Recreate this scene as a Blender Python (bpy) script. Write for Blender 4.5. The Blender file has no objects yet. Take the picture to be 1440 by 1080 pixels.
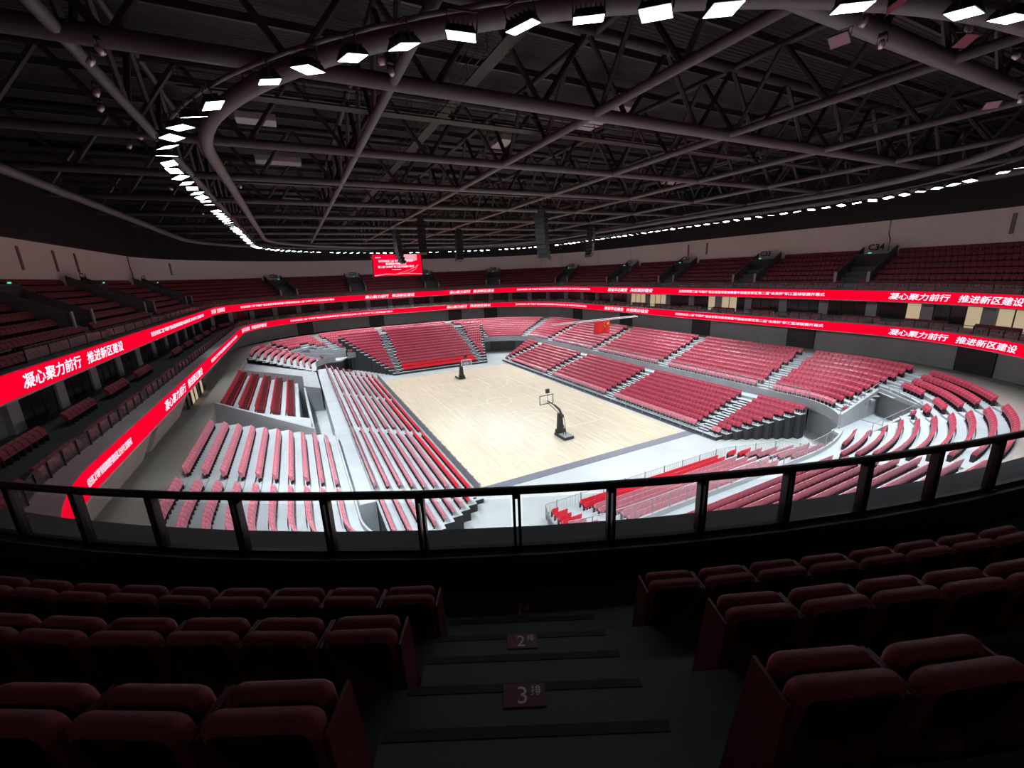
import bpy, math, random
import numpy as np
from mathutils import Vector, Matrix
random.seed(7)
ORD = ('first', 'second', 'third', 'fourth', 'fifth', 'sixth', 'seventh', 'eighth', 'ninth', 'tenth', 'eleventh', 'twelfth', 'thirteenth', 'fourteenth', 'fifteenth')
S = bpy.context.scene
C = S.collection

# ------------------------------------------------------------------ camera
# court frame: u along the court (towards the far hoop), v to the right, z up; world = (u, -v, z)
F, PITCH, YAW, ROLL = 590.86, 0.257, 0.462, 0.040
CAM = np.array([-52.57, -24.04, 17.66])
cp, sp, cy, sy = math.cos(PITCH), math.sin(PITCH), math.cos(YAW), math.sin(YAW)
FW = np.array([cp*cy, cp*sy, -sp]); RT = np.array([-sy, cy, 0.]); DN = np.array([-sp*cy, -sp*sy, -cp])
R2 = RT*math.cos(ROLL)+DN*math.sin(ROLL); D2 = -RT*math.sin(ROLL)+DN*math.cos(ROLL)
def proj(u, v, z):
    q = np.array([u, v, z])-CAM; w = q@FW
    if w < .3: return None
    return 720+F*(q@R2)/w, 540+F*(q@D2)/w, w
def W(u, v, z=0.): return Vector((u, -v, z))
flip = lambda a: Vector((a[0], -a[1], a[2]))
cd = bpy.data.cameras.new('camera'); cam = bpy.data.objects.new('camera', cd); C.objects.link(cam)
M = Matrix.Identity(4)
for i, a in enumerate((flip(R2), -flip(D2), -flip(FW))):
    for k in range(3): M[k][i] = a[k]
M.translation = W(*CAM); cam.matrix_world = M
cd.sensor_width = 36; cd.lens = F*36/1440; cd.clip_start = .05; cd.clip_end = 400
S.camera = cam
# ------------------------------------------------------------------ world, exposure
wd = bpy.data.worlds.new('world'); S.world = wd; wd.use_nodes = True
wd.node_tree.nodes['Background'].inputs[0].default_value = (.5, .55, .6, 1)
wd.node_tree.nodes['Background'].inputs[1].default_value = 0.0
vs = S.view_settings
vs.view_transform = 'Standard'; vs.look = 'None'; vs.gamma = 1; vs.exposure = 0.0; vs.use_curve_mapping = False
FLOOD_POWER = 5000.      # each floodlight lamp on the ring, watts
FLOOD_EVERY = 2

# ------------------------------------------------------------------ materials
def mat(name, col, rough=.6, metal=0., emit=None, es=1., var=0., vscale=3., bump=0., bscale=40., alpha=None, coat=0., spec=None, trans=0.):
    m = bpy.data.materials.new(name); m.use_nodes = True
    nt = m.node_tree; b = nt.nodes['Principled BSDF']
    b.inputs['Base Color'].default_value = (*col, 1); b.inputs['Roughness'].default_value = rough; b.inputs['Metallic'].default_value = metal
    if coat: b.inputs['Coat Weight'].default_value = coat; b.inputs['Coat Roughness'].default_value = .25
    if spec is not None: b.inputs['Specular IOR Level'].default_value = spec
    if trans: b.inputs['Transmission Weight'].default_value = trans
    if emit: b.inputs['Emission Color'].default_value = (*emit, 1); b.inputs['Emission Strength'].default_value = es
    if alpha is not None: b.inputs['Alpha'].default_value = alpha
    if var or bump:
        tc = nt.nodes.new('ShaderNodeTexCoord')
    if var:
        n = nt.nodes.new('ShaderNodeTexNoise'); n.inputs['Scale'].default_value = vscale; n.inputs['Detail'].default_value = 5
        nt.links.new(tc.outputs['Object'], n.inputs['Vector'])
        r = nt.nodes.new('ShaderNodeMapRange'); r.inputs[1].default_value = .3; r.inputs[2].default_value = .7; r.inputs[3].default_value = 1-var; r.inputs[4].default_value = 1+var
        nt.links.new(n.outputs['Fac'], r.inputs[0])
        x = nt.nodes.new('ShaderNodeVectorMath'); x.operation = 'SCALE'; x.inputs[0].default_value = col
        nt.links.new(r.outputs[0], x.inputs['Scale']); nt.links.new(x.outputs[0], b.inputs['Base Color'])
    if bump:
        n2 = nt.nodes.new('ShaderNodeTexNoise'); n2.inputs['Scale'].default_value = bscale; nt.links.new(tc.outputs['Object'], n2.inputs['Vector'])
        bp = nt.nodes.new('ShaderNodeBump'); bp.inputs['Strength'].default_value = bump; bp.inputs['Distance'].default_value = .01
        nt.links.new(n2.outputs['Fac'], bp.inputs['Height']); nt.links.new(bp.outputs[0], b.inputs['Normal'])
    return m
def wood_mat():
    m = bpy.data.materials.new('maple_boards'); m.use_nodes = True; nt = m.node_tree; b = nt.nodes['Principled BSDF']
    tc = nt.nodes.new('ShaderNodeTexCoord')
    br = nt.nodes.new('ShaderNodeTexBrick')
    br.inputs['Scale'].default_value = 1; br.inputs['Brick Width'].default_value = 2.4; br.inputs['Row Height'].default_value = .14
    br.inputs['Mortar Size'].default_value = .004; br.inputs['Color1'].default_value = (.70, .60, .45, 1); br.inputs['Color2'].default_value = (.61, .51, .37, 1)
    br.inputs['Mortar'].default_value = (.52, .42, .29, 1); br.offset = .37
    nt.links.new(tc.outputs['Object'], br.inputs['Vector'])
    n = nt.nodes.new('ShaderNodeTexNoise'); n.inputs['Scale'].default_value = .8; n.inputs['Detail'].default_value = 6
    mp = nt.nodes.new('ShaderNodeMapping'); mp.inputs['Scale'].default_value = (.35, 3, 1)
    nt.links.new(tc.outputs['Object'], mp.inputs[0]); nt.links.new(mp.outputs[0], n.inputs['Vector'])
    mx = nt.nodes.new('ShaderNodeMix'); mx.data_type = 'RGBA'; mx.blend_type = 'MULTIPLY'; mx.inputs[0].default_value = .35
    nt.links.new(br.outputs['Color'], mx.inputs[6]); nt.links.new(n.outputs['Fac'], mx.inputs[7])
    cr = nt.nodes.new('ShaderNodeGamma'); cr.inputs[1].default_value = .85
    nt.links.new(mx.outputs[2], cr.inputs[0]); nt.links.new(cr.outputs[0], b.inputs['Base Color'])
    b.inputs['Roughness'].default_value = .24; b.inputs['Specular IOR Level'].default_value = .08
    return m
def deck_mat():
    m = bpy.data.materials.new('corrugated_roof_deck'); m.use_nodes = True; nt = m.node_tree; b = nt.nodes['Principled BSDF']
    b.inputs['Base Color'].default_value = (.016, .016, .018, 1); b.inputs['Roughness'].default_value = .7
    tc = nt.nodes.new('ShaderNodeTexCoord'); w = nt.nodes.new('ShaderNodeTexWave'); w.inputs['Scale'].default_value = 1.1; w.bands_direction = 'X'
    nt.links.new(tc.outputs['Object'], w.inputs['Vector'])
    bp = nt.nodes.new('ShaderNodeBump'); bp.inputs['Strength'].default_value = .9; bp.inputs['Distance'].default_value = .12
    nt.links.new(w.outputs['Fac'], bp.inputs['Height']); nt.links.new(bp.outputs[0], b.inputs['Normal'])
    return m
MT = dict(
    wood=wood_mat(), deck=deck_mat(),
    slab=mat('polished_screed', (.42, .45, .46), .38, var=.10, vscale=.25),
    border=mat('grey_border_strip', (.13, .14, .18), .5, var=.05),
    line=mat('court_line_paint', (.74, .68, .58), .4),
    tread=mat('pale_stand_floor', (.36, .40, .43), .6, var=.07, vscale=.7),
    riser=mat('dark_riser', (.035, .04, .045), .6),
    skirt=mat('black_skirt_fabric', (.012, .013, .016), .9),
    conc=mat('grey_concrete', (.33, .35, .37), .7, var=.08, vscale=.6),
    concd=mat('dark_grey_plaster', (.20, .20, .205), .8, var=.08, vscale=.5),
    beige=mat('beige_plaster', (.30, .275, .25), .8, var=.05),
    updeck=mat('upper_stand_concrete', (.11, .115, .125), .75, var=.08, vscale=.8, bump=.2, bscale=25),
    wall=mat('pale_grey_wall_panel', (.82, .79, .77), .7, var=.04),
    black=mat('matt_black', (.012, .012, .014), .6),
    chord=mat('grey_painted_tube', (.12, .122, .125), .5, var=.05),
    steel=mat('dark_grey_painted_steel', (.03, .031, .034), .5, var=.05),
    steell=mat('grey_galvanised_steel', (.30, .32, .34), .45, .3),
    silver=mat('silver_housing', (.55, .56, .58), .35, .6),
    railm=mat('black_powder_coated_rail', (.014, .014, .016), .45),
    glass=mat('smoked_glass', (.75, .8, .82), .04, alpha=.10),
    glassd=mat('dark_suite_glass', (.03, .033, .036), .12),
    lit=mat('lit_suite_interior', (.6, .5, .35), .6, emit=(1., .78, .50), es=.4),
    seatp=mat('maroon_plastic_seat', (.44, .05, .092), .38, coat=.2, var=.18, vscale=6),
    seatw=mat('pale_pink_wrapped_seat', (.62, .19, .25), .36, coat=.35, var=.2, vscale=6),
    seatr=mat('bright_red_seat', (.78, .004, .03), .38),
    seatv=mat('red_armchair_fabric', (.40, .012, .03), .6),
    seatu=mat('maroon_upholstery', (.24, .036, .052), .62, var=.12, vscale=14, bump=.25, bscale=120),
    seatu2=mat('maroon_shell', (.13, .014, .022), .45),
    led=mat('red_led_screen', (0, 0, 0), .6, emit=(1., .0, .026), es=1.0, spec=0.),
    ledw=mat('white_led_letters', (.02, .02, .02), .5, emit=(.95, .86, 1.), es=1.1),
    ledp=mat('pink_led_swoosh', (.02, .02, .02), .5, emit=(1., .45, .5), es=.9),
    flood=mat('floodlight_lens', (.8, .9, 1.), .3, emit=(.80, .95, 1.), es=12.),
    floodoff=mat('unlit_lens_red_reflection', (.24, .06, .10), .25, spec=.8),  # red reflection of the ribbon boards put into the lens colour
    green=mat('green_exit_sign', (0, .02, .01), .5, emit=(.1, 1., .5), es=.9),
    flag=mat('red_flag_cloth', (.70, .012, .012), .7, emit=None),
    yellow=mat('yellow_flag_star', (.85, .62, .03), .6),
    plate=mat('dark_red_number_plate', (.17, .012, .03), .5),
    white=mat('white_paint', (.75, .75, .75), .5),
    duct=mat('pale_duct_panel', (.34, .33, .34), .6),
    rubber=mat('dark_nosing_strip', (.04, .042, .045), .8),
)
# ------------------------------------------------------------------ mesh helpers
class MB:
    def __init__(s): s.v = []; s.f = []; s.m = []
    def add(s, vs, fs, mi=0):
        o = len(s.v); s.v += [tuple(p) for p in vs]; s.f += [tuple(i+o for i in f) for f in fs]; s.m += [mi]*len(fs)
    def hexa(s, b, t, mi=0, top=None, ends=None):      # bottom quad, top quad
        o = len(s.v); s.v += [tuple(p) for p in list(b)+list(t)]
        fs = [(3, 2, 1, 0), (4, 5, 6, 7), (0, 1, 5, 4), (1, 2, 6, 5), (2, 3, 7, 6), (3, 0, 4, 7)]
        ms = [mi, mi if top is None else top, mi, mi if ends is None else ends, mi, mi if ends is None else ends]
        s.f += [tuple(i+o for i in f) for f in fs]; s.m += ms
    def box(s, x0, x1, y0, y1, z0, z1, mi=0):
        s.hexa([(x0, y0, z0), (x1, y0, z0), (x1, y1, z0), (x0, y1, z0)], [(x0, y0, z1), (x1, y0, z1), (x1, y1, z1), (x0, y1, z1)], mi)
    def obox(s, c, ax, hx, hy, z0, z1, mi=0):          # box turned in plan: ax = unit vector of the x half-axis
        ax = np.array(ax[:2]); ay = np.array([-ax[1], ax[0]]); c = np.array(c[:2])
        q = [c-ax*hx-ay*hy, c+ax*hx-ay*hy, c+ax*hx+ay*hy, c-ax*hx+ay*hy]
        s.hexa([(*p, z0) for p in q], [(*p, z1) for p in q], mi)
    def tube(s, pts, r, n=8, mi=0, cap=True, closed=False):
        P = [Vector(p) for p in pts]; k = len(P); o = len(s.v)
        rr = r if isinstance(r, (list, tuple)) else [r]*k
        for i, p in enumerate(P):
            if closed: t = P[(i+1) % k]-P[i-1]
            else: t = P[min(i+1, k-1)]-P[max(i-1, 0)]
            t.normalize()
            a = t.cross(Vector((0, 0, 1)))
            if a.length < 1e-3: a = t.cross(Vector((1, 0, 0)))
            a.normalize(); b = t.cross(a)
            for j in range(n):
                th = 2*math.pi*(j+.5)/n; s.v.append(tuple(p+(a*math.cos(th)+b*math.sin(th))*rr[i]))
        for i in range(k if closed else k-1):
            i2 = (i+1) % k
            for j in range(n):
                s.f.append((o+i*n+j, o+i*n+(j+1) % n, o+i2*n+(j+1) % n, o+i2*n+j)); s.m.append(mi)
        if cap and not closed:
            s.f.append(tuple(o+j for j in range(n))[::-1]); s.m.append(mi)
            s.f.append(tuple(o+(k-1)*n+j for j in range(n))); s.m.append(mi)
    def loft(s, rings, mi=0, closed=True, mats=None, skip=None):
        n = len(rings[0]); o = len(s.v)
        for r in rings: s.v += [tuple(p) for p in r]
        for i in range(len(rings)-1):
            for j in range(n if closed else n-1):
                j2 = (j+1) % n
                if skip and skip(i, j): continue
                s.f.append((o+i*n+j, o+i*n+j2, o+(i+1)*n+j2, o+(i+1)*n+j)); s.m.append(mats[i] if mats else mi)
    def mesh(s, name, mats, smooth=False):
        me = bpy.data.meshes.new(name); me.from_pydata(s.v, [], s.f); me.validate()
        for m in mats: me.materials.append(m)
        if len(s.m) == len(me.polygons): me.polygons.foreach_set('material_index', s.m)
        if smooth: me.polygons.foreach_set('use_smooth', [True]*len(me.polygons))
        me.update(); return me
def link(name, data, parent=None, loc=None, rz=None):
    o = bpy.data.objects.new(name, data); C.objects.link(o)
    if parent is not None: o.parent = parent
    if loc is not None: o.location = loc
    if rz is not None: o.rotation_euler = (0, 0, rz)
    return o
def build(mb, name, mats, parent=None, smooth=False, loc=None, rz=None, bevel=0):
    if not isinstance(mats, (list, tuple)): mats = [mats]
    o = link(name, mb.mesh(name, mats, smooth), parent, loc, rz)
    if bevel:
        md = o.modifiers.new('bevel', 'BEVEL'); md.width = bevel; md.segments = 3; md.limit_method = 'ANGLE'
    return o
def tag(o, label, cat, group=None):
    o['label'] = label; o['category'] = cat
    if group: o['group'] = group
    return o
def struct(o, label=None):
    o['kind'] = 'structure'
    if label: o['label'] = label
    return o
def empty(name, loc, rz=0.): return link(name, None, None, loc, rz)

# ------------------------------------------------------------------ plan rings
NS, MA = 20, 28
def ring(fam, o=0., cu=None):
    """closed plan curve of the bowl at offset o: list of (u, v)"""
    U, VL, VR, cuL, cuR, cv = fam
    U += o; VL += o; VR += o; P = []
    def seg(a, b, k):
        for i in range(k): t = i/k; P.append((a[0]+(b[0]-a[0])*t, a[1]+(b[1]-a[1])*t))
    seg((0, -VL), (cuL, -VL), NS)
    for i in range(MA): th = math.pi/2*i/MA; P.append((cuL+(U-cuL)*math.sin(th), -cv-(VL-cv)*math.cos(th)))
    seg((U, -cv), (U, cv), NS)
    for i in range(MA): th = math.pi/2*i/MA; P.append((cuR+(U-cuR)*math.cos(th), cv+(VR-cv)*math.sin(th)))
    seg((cuR, VR), (-cuR, VR), 2*NS)
    for i in range(MA): th = math.pi/2*i/MA; P.append((-cuR-(U-cuR)*math.sin(th), cv+(VR-cv)*math.cos(th)))
    seg((-U, cv), (-U, -cv), NS)
    for i in range(MA): th = math.pi/2*i/MA; P.append((-cuL-(U-cuL)*math.cos(th), -cv-(VL-cv)*math.sin(th)))
    seg((-cuL, -VL), (0, -VL), NS)
    return P
UP = (51.0, 35.8, 34.2, 28, 28, 8)       # front face of the upper ribbon
LO = (49.8, 32.6, 32.2, 30, 28, 8)       # front face of the lower ribbon
FX = (36.5, 22.4, 22.4, 28, 28, 8)       # front wall of the fixed lower tier
LR = (48.2, 28.4, 28.4, 24, 24, 0.01)    # floodlight ring
class Path:
    def __init__(s, P, closed=True):
        s.P = np.array(P); Q = np.vstack([s.P, s.P[:1]]) if closed else s.P
        s.Q = Q; d = np.linalg.norm(np.diff(Q, axis=0), axis=1); s.S = np.concatenate([[0], np.cumsum(d)]); s.L = s.S[-1]; s.closed = closed
    def at(s, t):
        if s.closed: t %= s.L
        i = min(max(int(np.searchsorted(s.S, t))-1, 0), len(s.S)-2)
        k = (t-s.S[i])/(s.S[i+1]-s.S[i]+1e-12); a, b = s.Q[i], s.Q[i+1]
        p = a+(b-a)*k; d = (b-a)/np.linalg.norm(b-a)
        return p, d, np.array([d[1], -d[0]])            # point, direction (text runs this way), outward normal
    def s_of_x(s, x, z, dmin=9):
        best = None
        for i in range(len(s.Q)-1):
            a, b = s.Q[i], s.Q[i+1]
            pa, pb = proj(*a, z), proj(*b, z)
            if pa is None or pb is None or min(pa[2], pb[2]) < 3: continue
            if (pa[0]-x)*(pb[0]-x) <= 0:
                t = (x-pa[0])/(pb[0]-pa[0]+1e-9); d = np.linalg.norm(a-CAM[:2])
                if d > dmin and (best is None or d > best[1]): best = (s.S[i]+(s.S[i+1]-s.S[i])*t, d)
        return None if best is None else best[0]
def ring3(fam, o, z): return [W(u, v, z) for u, v in ring(fam, o)]
def loft(fam, prof, name, mats, mi=None, parent=None, skip=None, fams=None):
    mb = MB(); mb.loft([ring3((fams[i] if fams else fam), o, z) for i, (o, z) in enumerate(prof)], mats=mi, skip=skip)
    return build(mb, name, mats, parent)
def heading(du, dv):           # rotation about z that turns local +y to the plan direction (du, dv)
    return math.atan2(-du, -dv)

# ================================================================== SETTING
mb = MB(); mb.box(-70, 70, -60, 60, -.3, 0)
struct(build(mb, 'floor', MT['slab']), 'pale polished concrete arena floor around the court')
wood = MB(); wood.box(-22.05, 22.7, -12.2, 12.6, 0.0, .035)
wf = struct(build(wood, 'court_floor', MT['wood']), 'pale maple basketball court floor')
ln = MB()
def strip(pts, w=.06, z=.038):
    P = np.array(pts)
    for a, b in zip(P[:-1], P[1:]):
        d = (b-a)/np.linalg.norm(b-a); n = np.array([-d[1], d[0]])*w/2; e = d*w/4
        q = [a-n-e, b-n+e, b+n+e, a+n-e]; ln.add([(*W(*p, z),) for p in q], [(3, 2, 1, 0)])
arc = lambda c, r, a0, a1, k=32: [(c[0]+r*math.cos(a0+(a1-a0)*i/k), c[1]+r*math.sin(a0+(a1-a0)*i/k)) for i in range(k+1)]
strip([(-14, -7.5), (14, -7.5), (14, 7.5), (-14, 7.5), (-14, -7.5)]); strip([(0, -7.5), (0, 7.5)]); strip(arc((0, 0), 1.8, 0, 2*math.pi))
for s in (-1, 1):
    strip([(s*14, -2.45), (s*8.2, -2.45), (s*8.2, 2.45), (s*14, 2.45)])
    strip(arc((s*8.2, 0), 1.8, math.pi/2, math.pi/2+s*math.pi))
    strip([(s*14, -6.6), (s*11.0, -6.6)]); strip([(s*14, 6.6), (s*11.0, 6.6)])
    a = math.asin(6.6/6.75); c0 = math.pi if s > 0 else 0
    strip(arc((s*12.425, 0), 6.75, c0-a, c0+a, 40))
build(ln, 'court_lines', MT['line'], wf)
mb = MB(); mb.box(-23.1, -22.05, -12.75, 12.6, 0, .03); mb.box(-23.1, 22.7, -12.85, -12.6, 0, .03); mb.box(22.7, 22.85, -12.6, 12.6, 0, .03)
struct(build(mb, 'trim_1', MT['border']), 'grey border strip round the court')

# ------- fixed lower tier (ten rows) with a notch for the tunnel in each corner
NOTCH = [(33.5, 17.2), (33.2, 26.0), (37.6, 22.9), (37.1, 15.6)]
def inpoly(x, y, poly):
    c = False; n = len(poly)
    for i in range(n):
        (x1, y1), (x2, y2) = poly[i], poly[(i+1) % n]
        if (y1 > y) != (y2 > y) and x < (x2-x1)*(y-y1)/(y2-y1)+x1: c = not c
    return c
def in_notch(u, v, g=0): return not (u > 0 and v > 0) and inpoly(abs(u)-g*.0, abs(v), NOTCH)
BOX = (-11.4, 13.0)                     # red armchair box replaces the tier here on the v<0 side
def skip_fx(prof):
    rings = [np.array(ring(FX, o)) for o, z in prof]
    def f(i, j):
        n = len(rings[0]); q = (rings[i][j]+rings[i][(j+1) % n]+rings[i+1][j]+rings[i+1][(j+1) % n])/4
        if q[1] < -20 and BOX[0] < q[0] < 23: return True
        if i == 0 and abs(q[0]) > 29 and abs(q[1]) > 13.5: return True
        return in_notch(*q)
    return f
fx = lambda j: (.25+.9*j, 3.4+.33*j)
prof = [(0., 0.), (0., 2.7), (0., 3.75), (.12, 3.75), (.12, 3.4)]; mi = [1, 1, 1, 1]
for j in range(10):
    o, z = fx(j); prof.append((o+.9-.0, z)); mi.append(0)
    if j < 9: prof.append((o+.9, z+.33)); mi.append(1)
prof += [(9.25, 6.7), (13.5, 6.7)]; mi += [1, 2]
struct(loft(FX, prof, 'fixed_lower_tier', [MT['tread'], MT['conc'], MT['beige']], mi, skip=skip_fx(prof)), 'pale stepped concrete of the fixed lower seating tier')
# tunnel under the slab and stair opening in each corner
for k, (su, sv) in enumerate(((1, 1), (1, -1), (-1, 1), (-1, -1))):
    def wl(mb, a, b, z0a, z1a, z0b, z1b, t=.12):
        a = np.array(a)*(su, sv); b = np.array(b)*(su, sv); d = (b-a)/np.linalg.norm(b-a); n = np.array([-d[1], d[0]])*t
        q = [a-n, a+n, b+n, b-n]
        mb.hexa([W(*q[0], z0a), W(*q[1], z0a), W(*q[2], z0b), W(*q[3], z0b)], [W(*q[0], z1a), W(*q[1], z1a), W(*q[2], z1b), W(*q[3], z1b)])
    root = struct(empty('wall_tunnel', W(36*su, 19*sv, 0)), 'grey concrete walls round a corner tunnel'); L0 = root.location
    def part(nm, m, *walls):
        mb = MB()
        for w_ in walls: wl(mb, *w_)
        o = build(mb, nm, m, root); o.location = -L0
    if k: part('side_wall', MT['conc'], ((33.6, 18.7), (33.2, 26.0), 2.6, 4.1, 2.6, 5.3))
    if k: part('side_wall', MT['conc'], ((37.0, 16.4), (37.6, 22.9), 2.6, 4.1, 2.6, 5.0))
    if k: part('back_wall', MT['conc'], ((33.2, 26.0), (37.6, 22.9), 4.9, 5.4, 4.9, 5.2))
    if k: part('doorway', MT['concd'], ((33.3, 26.1), (37.7, 23.0), 2.7, 4.9, 2.7, 4.9))
    part('recessed_wall', MT['conc'], ((28.6, 23.4), (36.0, 22.6), 0, 2.8, 0, 2.8))
    part('recessed_wall', MT['conc'], ((39.6, 15.0), (39.4, 10.5), 0, 2.8, 0, 2.8))
    part('tunnel_door', MT['concd'], ((36.3, 22.6), (39.7, 15.2), 0, 2.8, 0, 2.8))
    part('jamb', MT['conc'], ((35.7, 22.7), (36.3, 21.5), 0, 2.8, 0, 2.8, .2)); part('jamb', MT['conc'], ((39.2, 16.2), (39.7, 15.0), 0, 2.8, 0, 2.8, .2))
    if k == 0: continue
    mb = MB(); q = [(33.5, 17.8), (33.2, 26.0), (37.6, 22.9), (37.1, 15.8)]; q = [(a*su, b*sv) for a, b in q]
    if su*sv < 0: q = q[::-1]
    mb.hexa([W(*p, 2.5)-L0 for p in q], [W(*p, 2.75)-L0 for p in q]); build(mb, 'landing', MT['tread'], root)
    mb = MB(); path = [((33.6, 18.7), 4.1), ((33.2, 26.0), 5.3), ((37.6, 22.9), 5.0), ((37.0, 16.4), 4.1)]
    for (a, za), (b, zb) in zip(path[:-1], path[1:]):
        mb.tube([W(a[0]*su, a[1]*sv, za+.6), W(b[0]*su, b[1]*sv, zb+.6)], .03, 6)
        n = max(2, int(np.hypot(b[0]-a[0], b[1]-a[1])/1.3))
        for i in range(n+1):
            t = i/n; p = (a[0]+(b[0]-a[0])*t, a[1]+(b[1]-a[1])*t); z = za+(zb-za)*t; mb.tube([W(p[0]*su, p[1]*sv, z), W(p[0]*su, p[1]*sv, z+.6)], .025, 5)
    tag(build(mb, 'tunnel_railing', MT['steell']), ['thin grey steel railing round the corner tunnel beyond the far hoop, flag side', 'thin grey steel railing round the corner tunnel between far stand and armchair box', 'thin grey steel railing round the corner tunnel beside the curved glass fence', 'thin grey steel railing round the corner tunnel under the viewing deck'][k], 'railing')

# ------- concourse, balcony slab, suites
def skip_left(prof, fam):
    return None
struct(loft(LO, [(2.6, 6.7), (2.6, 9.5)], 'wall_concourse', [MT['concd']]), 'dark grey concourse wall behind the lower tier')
CW = Path(ring(LO, 2.45))
for k, x in enumerate((812, 880, 985, 1125, 1370, 690, 640, 530, 430)):
    s_ = CW.s_of_x(x, 7.8)
    if s_ is None: continue
    p, d, n = CW.at(s_); mb = MB(); mb.obox((p[0], -p[1]), (d[0], -d[1]), 1.7, .06, 6.7, 9.2)
    dr = struct(build(mb, 'door_%d' % (k+1), MT['black']), 'dark doorway in the concourse wall'); 
prof = [(4.5, 9.45), (.35, 9.45), (.35, 9.6), (0, 9.6)]
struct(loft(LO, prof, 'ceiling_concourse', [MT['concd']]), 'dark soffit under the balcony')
prof = [(.02, 10.65), (1.0, 10.65), (1.0, 10.0), (2.6, 10.0), (2.6, 10.35), (8.5, 10.35)]
struct(loft(LO, prof, 'floor_balcony', [MT['conc'], MT['updeck']], [0, 0, 1, 1, 1]), 'grey balcony floor in front of the suites')
struct(loft(LO, [(6.0, 10.35), (6.0, 13.1)], 'wall_suites', [MT['concd']]), 'dark wall of the suites')
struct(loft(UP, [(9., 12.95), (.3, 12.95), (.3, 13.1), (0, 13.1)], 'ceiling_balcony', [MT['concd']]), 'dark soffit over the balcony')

# ------- upper stand
ROWS = 8
ROZ = lambda r: (.89+(r-1)*1.0, 13.75+.6*(r-1))
prof = [(.0, 14.2), (.0, 14.27), (.62, 14.27), (.62, 13.75)]; mi = [0, 0, 1]  # shade on the parapet's inner face is painted in as black
for r in range(1, ROWS+1):
    o, z = ROZ(r); prof.append((o+1.0, z)); mi.append(0)
    if r < ROWS: prof.append((o+1.0, z+.6)); mi.append(0)
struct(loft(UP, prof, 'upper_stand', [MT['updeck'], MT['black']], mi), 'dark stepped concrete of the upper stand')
OW = ROZ(ROWS)[0]+1.0
prof = [(OW, ROZ(ROWS)[1]), (OW, 22.2)]
struct(loft(UP, prof, 'wall_back', [MT['wall']]), 'pale grey panelled wall behind the upper stand')
struct(loft(UP, [(OW+.02, 22.2), (OW-.35, 22.2), (OW-.35, 22.6), (OW-.1, 29.5)], 'wall_upper', [MT['black']]), 'black band of wall below the roof')
mb = MB(); mb.box(-75, 75, -60, 60, 29.5, 29.8)
struct(build(mb, 'ceiling', MT['deck']), 'dark corrugated roof deck')

# ================================================================== LED RIBBONS
def text_mesh(txt, size=1., shear=0., off=0.):
    cu = bpy.data.curves.new('t', 'FONT'); cu.body = txt; cu.size = size; cu.shear = shear; cu.offset = 0; cu.resolution_u = 2; cu.fill_mode = 'FRONT'
    o = bpy.data.objects.new('t', cu); C.objects.link(o); bpy.context.view_layer.update()
    me = bpy.data.meshes.new_from_object(o.evaluated_get(bpy.context.evaluated_depsgraph_get()))
    bpy.data.objects.remove(o); bpy.data.curves.remove(cu)
    v = np.zeros(len(me.vertices)*3); me.vertices.foreach_get('co', v); v = v.reshape(-1, 3)
    f = [tuple(p.vertices) for p in me.polygons]; bpy.data.meshes.remove(me)
    if off:                     # heavier strokes: the glyphs set twice more, a hair apart
        n = len(v); V = [v]; F_ = list(f)
        for k, (dx, dy) in enumerate(((-off, off), (off, -off), (off, off), (-off, -off))):
            V.append(v+np.array([dx, dy, 0])*size); F_ += [tuple(i+n*(k+1) for i in q) for q in f]
        v = np.concatenate(V); f = F_
    return v, f
_tc = {}
def ribbon_text(path, txt, s0, s1, zc, h, parent, big):
    if txt not in _tc: _tc[txt] = text_mesh(txt, 1., .18 if big else 0., .016)
    v, f = _tc[txt]; v = v.copy()
    x0, x1 = v[:, 0].min(), v[:, 0].max(); y0, y1 = v[:, 1].min(), v[:, 1].max()
    out = []
    for x, y, _ in v:
        p, d, n = path.at(s0+(x-x0)/(x1-x0)*(s1-s0)); p = p-n*.035
        out.append(tuple(W(*p, zc+((y-y0)/(y1-y0)-.5)*h)))
    mb = MB(); mb.add(out, f)
    return build(mb, 'lettering', MT['ledw'], parent)
S1 = '凝心聚力前行  推进新区建设'; S2 = '建设华北雄安  共创美好雄安'
S3 = '热烈庆祝第二届“华雄杯”建设者篮球邀请赛暨中国雄安新区第二届“未来杯”职工篮球联赛开幕式'
def ribbon(fam, z0, z1, name, label, texts):
    r = tag(loft(fam, [(.02, z1), (0, z1), (0, z0), (.05, z0)], name, [MT['led']]), label, 'led board', 'led ribbon boards')
    build_tr = loft(fam, [(-.03, z0-.07), (-.03, z0), (.1, z0), (.1, z0-.07), (-.03, z0-.07)], 'lower_trim', [MT['duct']], parent=r)
    path = Path(ring(fam)); zc = (z0+z1)/2
    for t, x0, x1, big in texts:
        a, b = path.s_of_x(x0, zc), path.s_of_x(x1, zc)
        if a is None or b is None: continue
        if b < a: b += path.L
        ph = t.split('  '); w_ = (b-a)/len(ph)
        for k, q in enumerate(ph):
            ribbon_text(path, q, a+w_*k+(.03*(b-a) if k else 0), a+w_*(k+1)-(.03*(b-a) if k < len(ph)-1 else 0), zc, (z1-z0)*(.62 if big else .36), r, big)
    return r, path
upr, UPP = ribbon(UP, 13.1, 14.24, 'led_ribbon_board', 'long red led ribbon board along the upper stand front, white lettering',
    [(S1, 30, 172, 1), (S3, 212, 286, 0), (S2, 297, 316, 1), (S3, 338, 470, 0), (S1, 513, 583, 1), (S1, 632, 695, 1), (S3, 727, 830, 0), (S2, 855, 918, 1), (S3, 955, 1160, 0), (S1, 1250, 1441, 1)])
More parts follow.
